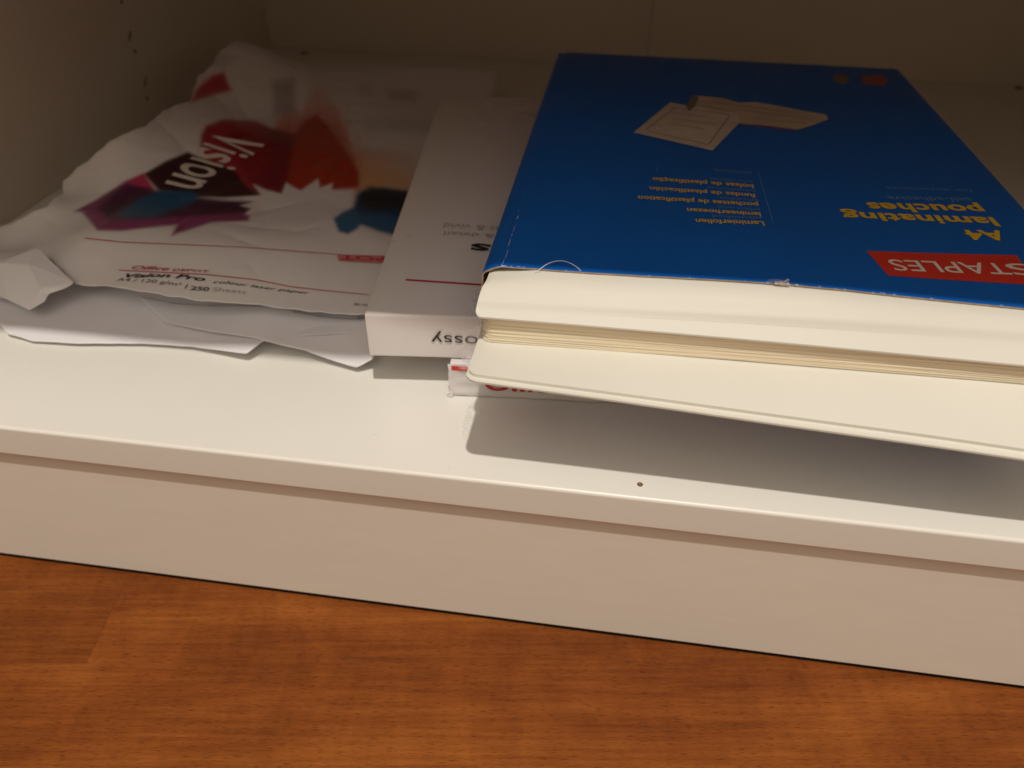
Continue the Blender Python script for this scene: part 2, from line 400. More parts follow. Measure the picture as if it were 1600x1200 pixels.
# ------------------------------------------------------------------ flat print
def text_mesh(s, bold=0.0, shear=0.0, space=1.0):
    cu = bpy.data.curves.new('t', 'FONT'); cu.body = s; cu.offset = bold; cu.shear = shear; cu.space_character = space
    cu.resolution_u = 4
    o = bpy.data.objects.new('t', cu); COL.objects.link(o)
    dg = bpy.context.evaluated_depsgraph_get(); me = bpy.data.meshes.new_from_object(o.evaluated_get(dg))
    vs = np.array([v.co[:] for v in me.vertices]); fs = [list(p.vertices) for p in me.polygons]
    bpy.data.objects.remove(o); bpy.data.curves.remove(cu); bpy.data.meshes.remove(me)
    return vs, fs
def place_text(s, A, B, cap, surf, m, parent, bold=0., shear=0., lift=.0002, capw=.729, up_sign=1, name='printed_text', space=1.0):
    """A,B world xy of the first and last ends of the base line, cap = height of the capitals in m"""
    vs, fs = text_mesh(s, bold, shear, space)
    x0, x1 = vs[:, 0].min(), vs[:, 0].max()
    A = np.array(A[:2]); B = np.array(B[:2]); d = B - A; Ln = np.linalg.norm(d); d /= Ln; u = np.array([-d[1], d[0]]) * up_sign
    out = []
    for v in vs:
        p = A + d * ((v[0] - x0) / (x1 - x0) * Ln) + u * (v[1] / capw * cap)
        out.append((p[0], p[1], surf(p[0], p[1]) + lift))
    return mesh_obj(name, out, fs, m, parent)
def cov_text(s, a, b, capy, m, **k):
    A = P(a, BZT); B = P(b, BZT); mx = ((a[0] + b[0]) / 2, (a[1] + b[1]) / 2)
    c = abs(P((mx[0], mx[1] + capy), BZT)[1] - P(mx, BZT)[1])
    return place_text(s, A, B, c, zcov, m, bb, **k)
bn = [P(q, BZT) for q in ((1353, 394), (1387, 434))]
x_l, x_l2 = bn[0][0], bn[1][0]
ysl = bn[0][1], bn[1][1]
def strip(x0, x1, n=12): return list(np.linspace(x0, x1, n))
def cover_quad(name, top, bot, m, n=14, lift=.00012):
    a = [(lerp(top[0][0], top[1][0], t), lerp(top[0][1], top[1][1], t)) for t in np.linspace(0, 1, n)]
    b = [(lerp(bot[0][0], bot[1][0], t), lerp(bot[0][1], bot[1][1], t)) for t in np.linspace(0, 1, n)]
    v = [(x, y, zcov(x, y) + lift) for x, y in a + b]
    return mesh_obj(name, v, [[i, i + 1, n + i + 1, n + i] for i in range(n - 1)], m, bb)
t0, t1 = P((1353, 394), BZT), P((1588, 399), BZT); b0, b1 = P((1387, 434), BZT), P((1622, 446), BZT)
cover_quad('banner', (b0, b1), (t0, t1), RED)
cov_text('TAPLES', (1566, 412.5), (1384, 408), 17.5, WHT, bold=.004, lift=.00026)
cov_text('S', (1608, 413.5), (1566, 412.5), 17.5, WHT, bold=.004, lift=.00026)
cov_text('A4', (1562, 361), (1503, 360), 14.5, YEL, bold=.032)
cov_text('laminating', (1551, 340.5), (1313, 331), 13, YEL, bold=.032, space=1.06)
cov_text('pouches', (1531, 321.5), (1352, 316.5), 13, YEL, bold=.032, space=1.06)
cov_text('self-adhesive', (1515, 309), (1384, 306), 7, PALE, bold=.005)
cov_text('for documents', (1517, 296), (1384, 291), 5, PALE, bold=-.004)
for s, a, b, h in (('Laminierfolien', (1192, 348), (1086, 343.5), 7), ('lamineerhoezen', (1187.5, 333.5), (1073, 326), 6.5),
                   ('pochettes de plastification', (1184, 318), (997, 306), 6.5), ('fundas de plastificación', (1180, 303.5), (1015, 291.5), 6),
                   ('bolsas de plastificação', (1177, 288.5), (1020, 277), 6)):
    cov_text(s, a, b, h, YEL, bold=.02)
for s, a, b in (('selbstklebend', (1189, 340.5), (1112, 337)), ('zelfklevend', (1188, 327), (1122, 322)), ('autocollantes', (1184, 312), (1125, 308)),
                ('autoadhesivas', (1181, 297), (1105, 291)), ('auto-adesivas', (1177, 282.5), (1110, 277)), ('självhäftande', (1174, 268), (1115, 263.5))):
    cov_text(s, a, b, 5, PALE, bold=-.003)
def cover_line(a, b, wd, m, name='rule'):
    A = P(a, BZT)[:2]; B = P(b, BZT)[:2]; d = (B - A) / np.linalg.norm(B - A); u = np.array([-d[1], d[0]]) * wd / 2
    cover_quad(name, (A + u, B + u), (A - u, B - u), m, n=6, lift=.00013)
cover_line((1184, 265), (1208, 350), .0003, PALE)
cover_line((1026, 266), (1029, 260), .0003, PALE)
def cover_poly(name, pts, m, lift, name_parent=bb): return cover_patch(name, pts, m, bb, lift)
cover_poly('printed_picture', [(1087, 149), (1130, 153), (1155, 160), (1180, 159), (1215, 165), (1252, 172), (1291, 179), (1294, 186), (1270, 195), (1247, 202), (1190, 195), (1150, 192), (1075, 178)], CREAM, .0003)
cover_poly('printed_picture', [(990, 207), (1047, 160), (1080, 166), (1153, 175), (1155, 192), (1113, 235)], CREAM2, .00042)
cover_line((1160, 193), (1245, 203), .0010, CRIM, 'printed_picture'); bpy.context.view_layer.update()
for a, b in (((1096, 166), (1150, 175)), ((1010, 203), (1055, 168)), ((1055, 168), (1140, 179)), ((1140, 181), (1108, 225)), ((1012, 205), (1106, 226)),
             ((1050, 185), (1120, 195)), ((1040, 192), (1100, 202)), ((1045, 175), (1110, 184)), ((1160, 172), (1270, 187)), ((1100, 158), (1240, 176)), ((1180, 185), (1260, 193))):
    A = P(a, BZT); B = P(b, BZT); d = (B - A)[:2]; d /= np.linalg.norm(d); u = np.array([-d[1], d[0]]) * .0004
    mesh_obj('printed_picture', [(q[0] + s * u[0], q[1] + s * u[1], zcov(q[0], q[1]) + .00056) for q, s in ((A, 1), (B, 1), (B, -1), (A, -1))], [(0, 1, 2, 3)], LINEI, bb)
cover_poly('printed_picture', [(1072, 165), (1080, 150), (1092, 152), (1086, 166), (1076, 174)], GRY, .0006)
cover_poly('emblem', [(1345, 119), (1378, 117), (1388, 124), (1382, 134), (1350, 132)], mat('faded_emblem_ink', (.30, .05, .05), .4), .0002)
cover_poly('emblem', [(1300, 118), (1322, 117), (1328, 126), (1318, 132), (1303, 128)], mat('brown_ink', (.16, .11, .06), .4), .0002)

# ------------------------------------------------------------------ tear of tape on the lid edge, and a curled fibre
tp = thing('tape_scrap', 'tiny torn scrap of crinkled tape on the front edge of the blue lid', 'tape')
c0 = P((1222, 440), .082)
vv = []; ff = []
for i in range(9):
    for j in range(6):
        u_, v_ = i / 8, j / 5
        vv.append((c0[0] - .0052 + u_ * .0072 + .0004 * mnoise.noise(Vector((i, j, 1))), BY0 - .0006 + v_ * .0034 * (1 - .5 * abs(u_ - .5)), zcov(c0[0], BY0) + .0003 + .0009 * abs(mnoise.noise(Vector((i * .8, j * .8, 4)))) + (.0012 if i > 6 and j < 3 else 0)))
for i in range(8):
    for j in range(5): ff.append([i * 6 + j, (i + 1) * 6 + j, (i + 1) * 6 + j + 1, i * 6 + j + 1])
mesh_obj('tape', vv, ff, FILM, tp)
vv = []; ff = []
for a in range(14):
    k = len(vv); x = c0[0] - .003 + a * .0004; y = BY0 - .0008 + random.uniform(-.0004, .0003); z = zcov(x, BY0) + .0002; e = random.uniform(.0003, .0007)
    vv += [(x, y, z - .0004), (x + e, y, z + random.uniform(-.0002, .0003)), (x + e * .8, y + .0006, z + random.uniform(.0002, .0012)), (x - e * .3, y + .0005, z + .0003)]
    ff.append([k, k + 1, k + 2, k + 3])
tt = mesh_obj('torn_card', vv, ff, mat('torn_card_fibre', (.50, .42, .36), .9), tp); tt['kind'] = 'stuff'

def tube(name, pts, r, m, parent=None):
    cu = bpy.data.curves.new(name, 'CURVE'); cu.dimensions = '3D'; cu.bevel_depth = r; cu.bevel_resolution = 1
    sp = cu.splines.new('NURBS'); sp.points.add(len(pts) - 1)
    for p_, q in zip(sp.points, pts): p_.co = (*q, 1)
    sp.use_endpoint_u = True; sp.order_u = 3; cu.resolution_u = 8
    o = bpy.data.objects.new(name, cu); COL.objects.link(o)
    dg = bpy.context.evaluated_depsgraph_get(); me = bpy.data.meshes.new_from_object(o.evaluated_get(dg)); me.name = name
    bpy.data.objects.remove(o); me.materials.clear(); me.materials.append(m)
    me.polygons.foreach_set('use_smooth', [True] * len(me.polygons))
    o = bpy.data.objects.new(name, me); COL.objects.link(o)
    if parent: o.parent = parent
    return o
fp = []
for q, z in (((832, 428), .0790), ((842, 422), .0806), ((856, 411), .0822), ((876, 406), .0826), ((895, 412), .0820), ((909, 424), .0803), ((922, 442), .0770)):
    v = P(q, z); fp.append(tuple(v))
fb = tube('loose_thread', fp, .00013, FIBRE)
fb['label'] = 'short white thread arched over the front edge of the blue lid'; fb['category'] = 'thread'

# ------------------------------------------------------------------ glossy photo paper box (turned about 6 degrees)
GA = math.atan2(.0315, .3068); GC = np.array([-.1018, .0520]); GZ0, GZ1 = .0188, .0420; GW, GD = .219, .304
gR = Matrix.Translation((GC[0], GC[1], 0)) @ Matrix.Rotation(GA, 4, 'Z')
gb = thing('photo_paper_box', 'flat white glossy paper box with a thin red rule, partly under the blue box', 'box')
bm = bmesh.new()
prof2 = []
def rr(x0, y0, x1, y1, r, n=6):
    pts = []
    for cx2, cy2, a0 in ((x1 - r, y0 + r, -90), (x1 - r, y1 - r, 0), (x0 + r, y1 - r, 90), (x0 + r, y0 + r, 180)):
        for i in range(n + 1):
            a = math.radians(a0 + 90 * i / n); pts.append((cx2 + r * math.cos(a), cy2 + r * math.sin(a)))
    return pts
# side-profile in y-z, lofted along x
pr_ = rr(0, GZ0, GD, GZ1, .0016)
xsg = [0, .0006, .01, .03, .06, .10, .15, GW - .0006, GW]
V = []; F = []
for i, x in enumerate(xsg):
    ins = .0005 if i in (0, len(xsg) - 1) else 0
    for y, z in pr_:
        zz = z + (.0 if z < .03 else -.0007 * math.exp(-((y - .15) / .1) ** 2) * math.sin(min(1, x / GW) * math.pi))
        yy = y + (.0004 * math.sin(x * 50) if y < .01 else 0)
        cyc, czc = GD / 2, (GZ0 + GZ1) / 2
        V.append((x, yy + ins * (1 if yy < cyc else -1), zz + ins * (1 if zz < czc else -1)))
npg = len(pr_)
for i in range(len(xsg) - 1):
    for j in range(npg):
        F.append([i * npg + j, i * npg + (j + 1) % npg, (i + 1) * npg + (j + 1) % npg, (i + 1) * npg + j])
F.append(list(range(npg))[::-1]); F.append([(len(xsg) - 1) * npg + j for j in range(npg)])
V = [tuple(gR @ Vector(v)) for v in V]
o = mesh_obj('carton', V, F, CARDW, gb, smooth=True); fix(o)
o.modifiers.new('es', 'EDGE_SPLIT').split_angle = math.radians(50)
gtop = lambda x, y: GZ1 - .0001
def g_text(s, a, b, capy, m, **k):
    A = P(a, GZ1); B = P(b, GZ1); c = abs(P((a[0], a[1] + capy), GZ1)[1] - A[1])
    return place_text(s, A, B, c, gtop, m, gb, **k)
g_text('Gloss', (925, 395), (737, 381), 16, BLK, bold=.03, lift=.0004)
g_text('for brilliant & vivid', (875, 360), (695, 349), 9, LGRY, lift=.0004)
g_text('colour & detail', (850, 371), (695, 362), 7, LGRY, lift=.0004)
A = P((634, 437.5), GZ1)[:2]; B = P((800, 448.5), GZ1)[:2]; d = (B - A) / np.linalg.norm(B - A); u = np.array([-d[1], d[0]]) * .0008
mesh_obj('red_rule', [(q[0] + s * u[0], q[1] + s * u[1], GZ1 + .0002) for q, s in ((A, 1), (B, 1), (B, -1), (A, -1))], [(0, 1, 2, 3)], CRIM, gb)
# lettering on the front face, upside down
fn = np.array(gR.to_3x3() @ Vector((0, -1, 0))); f0 = np.array(gR @ Vector((0, 0, GZ0)))
def face_text(s, a, b, capm, m, parent, f0, fn, bold=0, lift=.0002, flip=True):
    vs, fs = text_mesh(s, bold)
    A = PN(a, f0, fn); B = PN(b, f0, fn); d = B - A; Ln = np.linalg.norm(d); d /= Ln
    upv = np.array([0, 0, -1.0]) if flip else np.array([0, 0, 1.0]); x0, x1 = vs[:, 0].min(), vs[:, 0].max()
    return mesh_obj('printed_text', [A + d * ((v[0] - x0) / (x1 - x0) * Ln) + upv * (v[1] / .729 * capm) + fn * lift for v in vs], fs, m, parent)
face_text('glossy', (776, 527), (673, 522), .0062, BLK, gb, f0, fn, bold=-.004, lift=.0003)

# ------------------------------------------------------------------ red-edged paper packet on the shelf
pk = thing('paper_packet', 'small white packet with red top stripe and red lettering, lowest of the pile', 'packet')
PA = P((700, 621), 0); PB = P((870, 616), 0); ang = math.radians(4.5)
PW_, PD_, PH = .205, .285, .0180
pR = Matrix.Translation((PA[0] + .0005, PA[1] + .001, 0)) @ Matrix.Rotation(ang, 4, 'Z')
nx_, nz_ = 60, 12
V = []; F = []
for i in range(nx_ + 1):
    for j in range(nz_ + 1):
        x = PW_ * (i / nx_) ** 1.3; z = .0004 + PH * j / nz_
        dy = .0007 * mnoise.noise(Vector((x * 160, z * 260, 1))) + .0004 * abs(mnoise.noise(Vector((x * 60 + z * 200, z * 60, 5))))
        if j in (0, nz_): dy += .0006
        V.append(tuple(pR @ Vector((x + (.0006 * mnoise.noise(Vector((z * 300, 2, 0))) if i == 0 else 0), dy, z))))
for i in range(nx_):
    for j in range(nz_):
        a = i * (nz_ + 1) + j; F.append([a, a + nz_ + 1, a + nz_ + 2, a + 1])
o = mesh_obj('front_face', V, F, PACKW, pk, smooth=True)
box('wrapped_stack', (.0006, .0012, .0004), (PW_, PD_, PH + .0004), PACKW, pk, bev=.0008, rot=pR)
V = []; F = []
for i in range(30):
    x = .0016 + PW_ * .7 * i / 29
    for z in (PH - .0022, PH + .0003): V.append(tuple(pR @ Vector((x, -.0004 - .0002 * math.sin(x * 300), z))))
    if i: F.append([2 * i - 2, 2 * i, 2 * i + 1, 2 * i - 1])
mesh_obj('red_stripe', V, F, RED, pk)
pn = np.array(pR.to_3x3() @ Vector((0, -1, 0))); p0 = np.array(pR @ Vector((0, 0, 0)))
face_text('Office', (758, 607), (880, 612), .0075, CRIM, pk, p0, pn, bold=.03, lift=.0010, flip=False)
# dog-eared foot corner
c = np.array(pR @ Vector((0, 0, 0)))
mesh_obj('folded_corner', [c + (-.0012, -.0004, .0004), c + (.0016, -.0012, .0005), c + (.002, -.0004, .003), c + (.0002, -.0002, .0042), c + (-.0006, -.0010, .0022)], [(0, 1, 2), (0, 2, 4), (4, 2, 3)], PACKW, pk)

# ------------------------------------------------------------------ clear film torn and hanging beside the pouches, and its refracted light on the shelf
def strip_mesh(name, A, B, m, parent, nl=26, nw=6, cr=.0008, seed=1, thick=None):
    """A, B: lists of 3D points for the two long sides"""
    def samp(Lst, t):
        t *= len(Lst) - 1; i = min(int(t), len(Lst) - 2); return np.array(Lst[i]) * (1 - (t - i)) + np.array(Lst[i + 1]) * (t - i)
    V = []; F = []
    for i in range(nl + 1):
        a, b = samp(A, i / nl), samp(B, i / nl)
        for j in range(nw + 1):
            p_ = a + (b - a) * j / nw; nn = mnoise.noise(Vector((i * .55 + seed * 9, j * .7, seed)))
            V.append(p_ + np.array([.4, -1, .6]) * cr * nn)
    for i in range(nl):
        for j in range(nw):
            q = i * (nw + 1) + j; F.append([q, q + 1, q + nw + 2, q + nw + 1])
    return mesh_obj(name, V, F, m, parent, smooth=False)
fl = thing('film_and_light_streak', 'torn crinkled clear film draped over the front of the glossy white box', 'film')
gp = lambda px, out: PN(px, f0, fn) + fn * out
strip_mesh('film', [P((742, 448), .0432), P((733, 480), .0428), gp((727, 500), .0012), gp((725, 540), .0014), gp((722, 556), .0016), PN((716, 572), p0, pn) + pn * .002],
           [P((752, 452), .0440), P((750, 482), .0436), gp((752, 500), .0022), gp((752, 540), .0024), gp((750, 556), .0022), PN((738, 575), p0, pn) + pn * .002], FILM, fl, seed=2)
light_streak = thing('film_and_light_streak', 'pale crinkled sheet added for light refracted onto the shelf below the packet corner', 'film')  # added sheet imitating a streak of light refracted through the film
strip_mesh('film', [P((733, 624), .002), P((727, 645), .0012), P((722, 665), .0008), P((722, 684), .0006)],  # added sheet standing in for the refracted light streak
           [P((752, 624), .003), P((752, 640), .002), P((742, 660), .0012), P((730, 690), .0006)], FILM, light_streak, cr=.0006, seed=5)

# ------------------------------------------------------------------ opened, crumpled ream wrapper
CT = [(117, 443, .020), (200, 450, .024), (330, 470, .024), (480, 485, .021), (570, 490, .0183), (600, 480, .0180),
      (130, 375, .029), (300, 385, .033), (450, 395, .030), (580, 405, .0215), (640, 410, .0175),
      (120, 330, .026), (250, 320, .031), (400, 330, .030), (550, 350, .025), (625, 345, .0175),
      (98, 283, .034), (160, 232, .046), (225, 198, .052), (300, 240, .038), (400, 250, .031), (500, 250, .028), (600, 250, .022), (655, 250, .0172),
      (300, 170, .047), (400, 170, .033), (520, 170, .026), (620, 170, .021), (690, 160, .0172),
      (312, 120, .052), (335, 88, .058), (390, 70, .056), (440, 92, .036), (560, 100, .028), (650, 105, .025), (775, 112, .022), (775, 136, .018), (720, 200, .0165), (700, 300, .0165), (660, 400, .0165),
      (62, 392, .022), (78, 350, .020), (106, 322, .024), (30, 365, .016), (0, 400, .017), (-30, 370, .013), (70, 325, .021)]
cw = np.array([[*P((a, b), z)[:2], z] for a, b, z in CT])
def _phi(r): return np.sqrt(r * r + .02 ** 2)
_A = _phi(np.linalg.norm(cw[:, None, :2] - cw[None, :, :2], axis=2)) + np.eye(len(cw)) * .002
_wt = np.linalg.solve(np.block([[_A, np.ones((len(cw), 1))], [np.ones((1, len(cw))), np.zeros((1, 1))]]), np.append(cw[:, 2], 0))
cr_rng = np.random.default_rng(11)
CRE = []
for i in range(64):
    a = cr_rng.uniform(0, math.pi); CRE.append((cr_rng.uniform(-.38, -.10), cr_rng.uniform(.07, .48), math.cos(a), math.sin(a), cr_rng.uniform(.02, .05), cr_rng.uniform(-.0024, .0024)))
for i in range(14):   # long wrinkles along the spine
    CRE.append((cr_rng.uniform(-.26, -.12), cr_rng.uniform(.075, .115), .12 * cr_rng.normal(), 1, cr_rng.uniform(.03, .05), cr_rng.uniform(-.0012, .0012)))
for i in range(110):  # short sharp dents, mostly towards the wall and the rear
    a = cr_rng.uniform(0, math.pi); qx = -.38 + .26 * cr_rng.random() ** 1.5
    CRE.append((qx, cr_rng.uniform(.09, .48), math.cos(a), math.sin(a), cr_rng.uniform(.008, .022), -cr_rng.uniform(.0006, .0028)))
def wsurf(x, y):
    x = np.atleast_1d(np.asarray(x, float)); y = np.atleast_1d(np.asarray(y, float)); sh = x.shape; x = x.ravel(); y = y.ravel()
    z = np.full(len(x), _wt[-1])
    for c_, w_ in zip(cw, _wt[:-1]): z += w_ * _phi(np.hypot(x - c_[0], y - c_[1]))
    fade = np.clip((-.125 - x) / .05, .05, 1)
    for ci, (cx1, cy1, ca, sa, L_, am) in enumerate(CRE):
        dx, dy = x - cx1, y - cy1; dist = np.abs(dx * ca + dy * sa)
        z += .5 * fade * am * np.exp(-dist / (.010 if ci < 78 else .0035)) * np.exp(-(dx * dx + dy * dy) / (L_ * L_))
    return z.reshape(sh)
def wP(px):
    z = .03
    for _ in range(14):
        p_ = P(px, z); z = .5 * z + .5 * float(wsurf(p_[0], p_[1])[0])
    return P(px, z)
WB = [(117, 443), (150, 446), (200, 452), (265, 463), (330, 471), (400, 476), (480, 486), (545, 491), (575, 492), (600, 488), (690, 470), (720, 400), (730, 300), (745, 220), (760, 170),
      (775, 140), (776, 111), (740, 108), (700, 104), (650, 105), (600, 103), (560, 99), (500, 96), (450, 93), (430, 86), (412, 76), (395, 71), (360, 72), (338, 86), (330, 104), (310, 118), (302, 140), (297, 158),
      (262, 170), (228, 197), (200, 208), (162, 231), (138, 250), (120, 262), (98, 282), (98, 300), (74, 322), (34, 340), (-30, 358), (-60, 380), (-60, 412), (0, 408), (60, 391), (88, 416)]
wb = []
for q in WB:
    if q[0] > 640 and q[1] > 138: z = .017; p_ = P(q, z)
    else: p_ = wP(q)
    wb.append((max(p_[0], XL + .0015), p_[1]))
wb = np.array(wb)
# smooth, slightly ragged outline
def resample(poly, step, rough=0, seed=0):
    out = []; n = len(poly)
    for i in range(n):
        a, b = poly[i], poly[(i + 1) % n]; L_ = np.linalg.norm(b - a); k = max(1, int(L_ / step))
        dn = np.array([-(b - a)[1], (b - a)[0]]) / max(L_, 1e-9)
        for j in range(k):
            p_ = a + (b - a) * j / k
            out.append(p_ + dn * rough * mnoise.noise(Vector((p_[0] * 120, p_[1] * 120, seed))))
    return np.array(out)
wbr = resample(wb, .0012, .0009)
def inside(poly, X, Y):
    r = np.zeros(X.shape, bool); n = len(poly); j = n - 1
    for i in range(n):
        xi, yi = poly[i]; xj, yj = poly[j]
        if yi != yj:
            c_ = ((yi > Y) != (yj > Y)) & (X < (xj - xi) * (Y - yi) / (yj - yi) + xi); r ^= c_
        j = i
    return r
def seg_dist(poly, X, Y):
    D = np.full(X.shape, 1e9); n = len(poly)
    for i in range(n):
        a = poly[i]; b = poly[(i + 1) % n]; ab = b - a; L2 = ab @ ab + 1e-12
        t = np.clip(((X - a[0]) * ab[0] + (Y - a[1]) * ab[1]) / L2, 0, 1)
        D = np.minimum(D, np.hypot(X - a[0] - t * ab[0], Y - a[1] - t * ab[1]))
    return D
def field_mesh(name, poly, zf, step, m, parent, colf=None, thick=.00025):
    x0, y0 = poly.min(0) - step; x1, y1 = poly.max(0) + step
    gx = np.arange(x0, x1, step); gy = np.arange(y0, y1, step); X, Y = np.meshgrid(gx, gy, indexing='ij')
    Cx, Cy = X[:-1, :-1] + step / 2, Y[:-1, :-1] + step / 2
    cell = inside(poly, Cx, Cy)
    used = np.zeros(X.shape, bool)
    used[:-1, :-1] |= cell; used[1:, :-1] |= cell; used[:-1, 1:] |= cell; used[1:, 1:] |= cell
    full = np.zeros(X.shape, int)
    full[:-1, :-1] += cell; full[1:, :-1] += cell; full[:-1, 1:] += cell; full[1:, 1:] += cell
    bd = used & (full < 4)
    bi = np.argwhere(bd); bx, by = X[bd].copy(), Y[bd].copy()
    # snap boundary points onto the outline
    best = np.full(len(bx), 1e9); nx2 = bx.copy(); ny2 = by.copy()
    for i in range(len(poly)):
        a = poly[i]; b = poly[(i + 1) % len(poly)]; ab = b - a; t = np.clip(((bx - a[0]) * ab[0] + (by - a[1]) * ab[1]) / (ab @ ab + 1e-12), 0, 1)
        qx, qy = a[0] + t * ab[0], a[1] + t * ab[1]; d_ = np.hypot(bx - qx, by - qy); k = d_ < best
        best[k] = d_[k]; nx2[k] = qx[k]; ny2[k] = qy[k]
    X[bd] = nx2; Y[bd] = ny2
    idx = -np.ones(X.shape, int); idx[used] = np.arange(used.sum())
    xv, yv = X[used], Y[used]; zv = zf(xv, yv)
    c = np.argwhere(cell)
    F = np.stack([idx[c[:, 0], c[:, 1]], idx[c[:, 0] + 1, c[:, 1]], idx[c[:, 0] + 1, c[:, 1] + 1], idx[c[:, 0], c[:, 1] + 1]], 1)
    me = bpy.data.meshes.new(name); nv = len(xv); nf = len(F)
    me.vertices.add(nv); me.vertices.foreach_set('co', np.stack([xv, yv, zv], 1).ravel())
    me.loops.add(nf * 4); me.loops.foreach_set('vertex_index', F.ravel())
    me.polygons.add(nf); me.polygons.foreach_set('loop_start', np.arange(nf) * 4); me.polygons.foreach_set('loop_total', np.full(nf, 4))
    me.update(calc_edges=True); me.validate()
    me.polygons.foreach_set('use_smooth', np.ones(nf, bool)); me.materials.append(m)
    if colf is not None:
        ca = me.color_attributes.new('print', 'FLOAT_COLOR', 'POINT'); cc = np.ones((nv, 4)); cc[:, :3] = colf(xv, yv, zv); ca.data.foreach_set('color', cc.ravel())
    o = bpy.data.objects.new(name, me); COL.objects.link(o); o.parent = parent
    s = o.modifiers.new('thickness', 'SOLIDIFY'); s.thickness = thick; s.offset = -1
    return o
# the printed artwork of the wrapper: flat ink shapes, drawn in the wrapper's own sheet coordinates
def art(xv, yv, zv):
    q = (np.stack([xv, yv, zv], 1) - CAM) @ ROT
    u_, v_ = 800 + FPX * q[:, 0] / -q[:, 2], 600 - FPX * q[:, 1] / -q[:, 2]
    col_ = np.tile(np.array([.80, .785, .79]), (len(u_), 1))
    def lay(pts, c_, soft=2.0, op=1.0, grad=None):
        nonlocal col_
        pts = np.array(pts, float); ins = inside(pts, u_, v_); near = (u_ > pts[:, 0].min() - 4 * soft) & (u_ < pts[:, 0].max() + 4 * soft) & (v_ > pts[:, 1].min() - 4 * soft) & (v_ < pts[:, 1].max() + 4 * soft)
        d_ = np.zeros(len(u_)); d_[near] = seg_dist(pts, u_[near], v_[near]); sd = np.where(ins, d_, -d_)
        a = np.where(near | ins, 1 / (1 + np.exp(-np.clip(sd / soft * 2, -30, 30))), 0) * op
        if grad is not None:
            (ax, ay), (bx, by) = grad; t = ((u_ - ax) * (bx - ax) + (v_ - ay) * (by - ay)) / ((bx - ax) ** 2 + (by - ay) ** 2); a = a * np.clip(t, 0, 1)
        col_ = col_ * (1 - a[:, None]) + np.array(c_)[None] * a[:, None]
    # pink and orange soft flames
    lay([(425, 215), (440, 175), (456, 165), (470, 178), (485, 140), (504, 118), (514, 150), (530, 175), (545, 215), (560, 255), (552, 290), (430, 290)], (.66, .16, .13), 5, .85, ((500, 112), (500, 200)))
    lay([(540, 240), (590, 236), (658, 228), (650, 300), (550, 300)], (.72, .30, .13), 8, .8, ((650, 215), (590, 285)))
    lay([(545, 262), (600, 262), (655, 275), (650, 303), (545, 296)], (.60, .36, .12), 8, .5)
    for k in range(26):   # feathered streaks at the flower's rim
        a0 = 432 + k * 8.4; top = 132 + 55 * abs(math.sin(k * 1.7)) + (k - 8) ** 2 * .32
        lay([(a0 - 5, 250), (a0 - 1, top + 20), (a0 + 1, top), (a0 + 4, top + 26), (a0 + 7, 250)], (.66, .12 + .012 * k, .12), 2.5, .45, ((a0, top), (a0, top + 80)))
    # red body
    lay([(312, 238), (314, 210), (322, 196), (350, 186), (400, 189), (428, 202), (462, 208), (478, 190), (495, 180), (512, 200), (530, 222), (548, 248), (560, 270), (560, 292), (520, 296), (466, 297), (440, 302), (405, 306), (370, 296)], (.40, .022, .045), 2.5)
    lay([(440, 302), (452, 230), (478, 190), (495, 181), (512, 200), (530, 222), (552, 252), (560, 272), (556, 292), (500, 297)], (.42, .035, .010), 7)
    lay([(410, 205), (430, 203), (462, 214), (455, 250), (446, 300), (400, 305), (385, 270), (375, 240)], (.20, .006, .02), 5)
    lay([(355, 205), (410, 200), (425, 240), (405, 292), (380, 262), (360, 240)], (.28, .008, .02), 6)
    # black slab behind the name
    lay([(224, 272), (258, 252), (294, 237), (314, 247), (345, 258), (368, 268), (384, 290), (404, 306), (350, 309), (300, 307), (248, 298)], (.045, .010, .016), 1.6)
    # purple and magenta leaves
    lay([(116, 330), (150, 312), (194, 284), (224, 272), (240, 296), (228, 306), (205, 296), (200, 320), (160, 334)], (.20, .04, .13), 2)
    lay([(196, 284), (224, 271), (242, 297), (216, 292)], (.52, .04, .12), 2)
    lay([(128, 332), (170, 322), (260, 318), (400, 314), (388, 345), (330, 348), (268, 368), (276, 351), (230, 356), (190, 361), (152, 360), (140, 345)], (.27, .045, .16), 2)
    lay([(152, 326), (180, 300), (200, 288), (240, 296), (330, 310), (396, 318), (384, 332), (300, 338), (230, 342), (170, 344)], (.06, .010, .045), 3)
    lay([(186, 334), (215, 312), (250, 298), (300, 299), (312, 306), (300, 318), (260, 330), (240, 340), (196, 341)], (.008, .085, .20), 3)
    # white starburst
    lay([(396, 288), (414, 296), (440, 303), (447, 285), (458, 292), (470, 298), (484, 288), (497, 279), (500, 293), (520, 286), (518, 297), (540, 299), (552, 296), (548, 330), (500, 350), (420, 345), (382, 335), (392, 326), (376, 321), (400, 314), (378, 309), (408, 305)], (.80, .785, .79), 1.4)
    # blue and teal blobs
    lay([(552, 322), (556, 306), (578, 294), (598, 293), (655, 300), (640, 372), (593, 360), (567, 351), (548, 352)], (.010, .05, .13), 3)
    lay([(560, 300), (580, 292), (602, 296), (652, 303), (645, 325), (590, 330), (564, 322)], (.010, .016, .025), 5)
    lay([(521, 342), (535, 331), (552, 324), (566, 340), (560, 356), (544, 366), (529, 362)], (.025, .14, .30), 2)
    lay([(565, 335), (600, 335), (640, 345), (635, 372), (593, 361), (567, 350)], (.012, .11, .27), 4)
    # red shape at the back fold and the grey code panel
    lay([(298, 160), (306, 140), (330, 118), (350, 112), (362, 142), (340, 147), (310, 156)], (.50, .05, .08), 3)
    lay([(425, 125), (460, 122), (462, 176), (428, 180)], (.40, .37, .38), 5, .8)
    lay([(570, 184), (680, 186), (678, 206), (572, 204)], (.52, .52, .54), 6, .6)
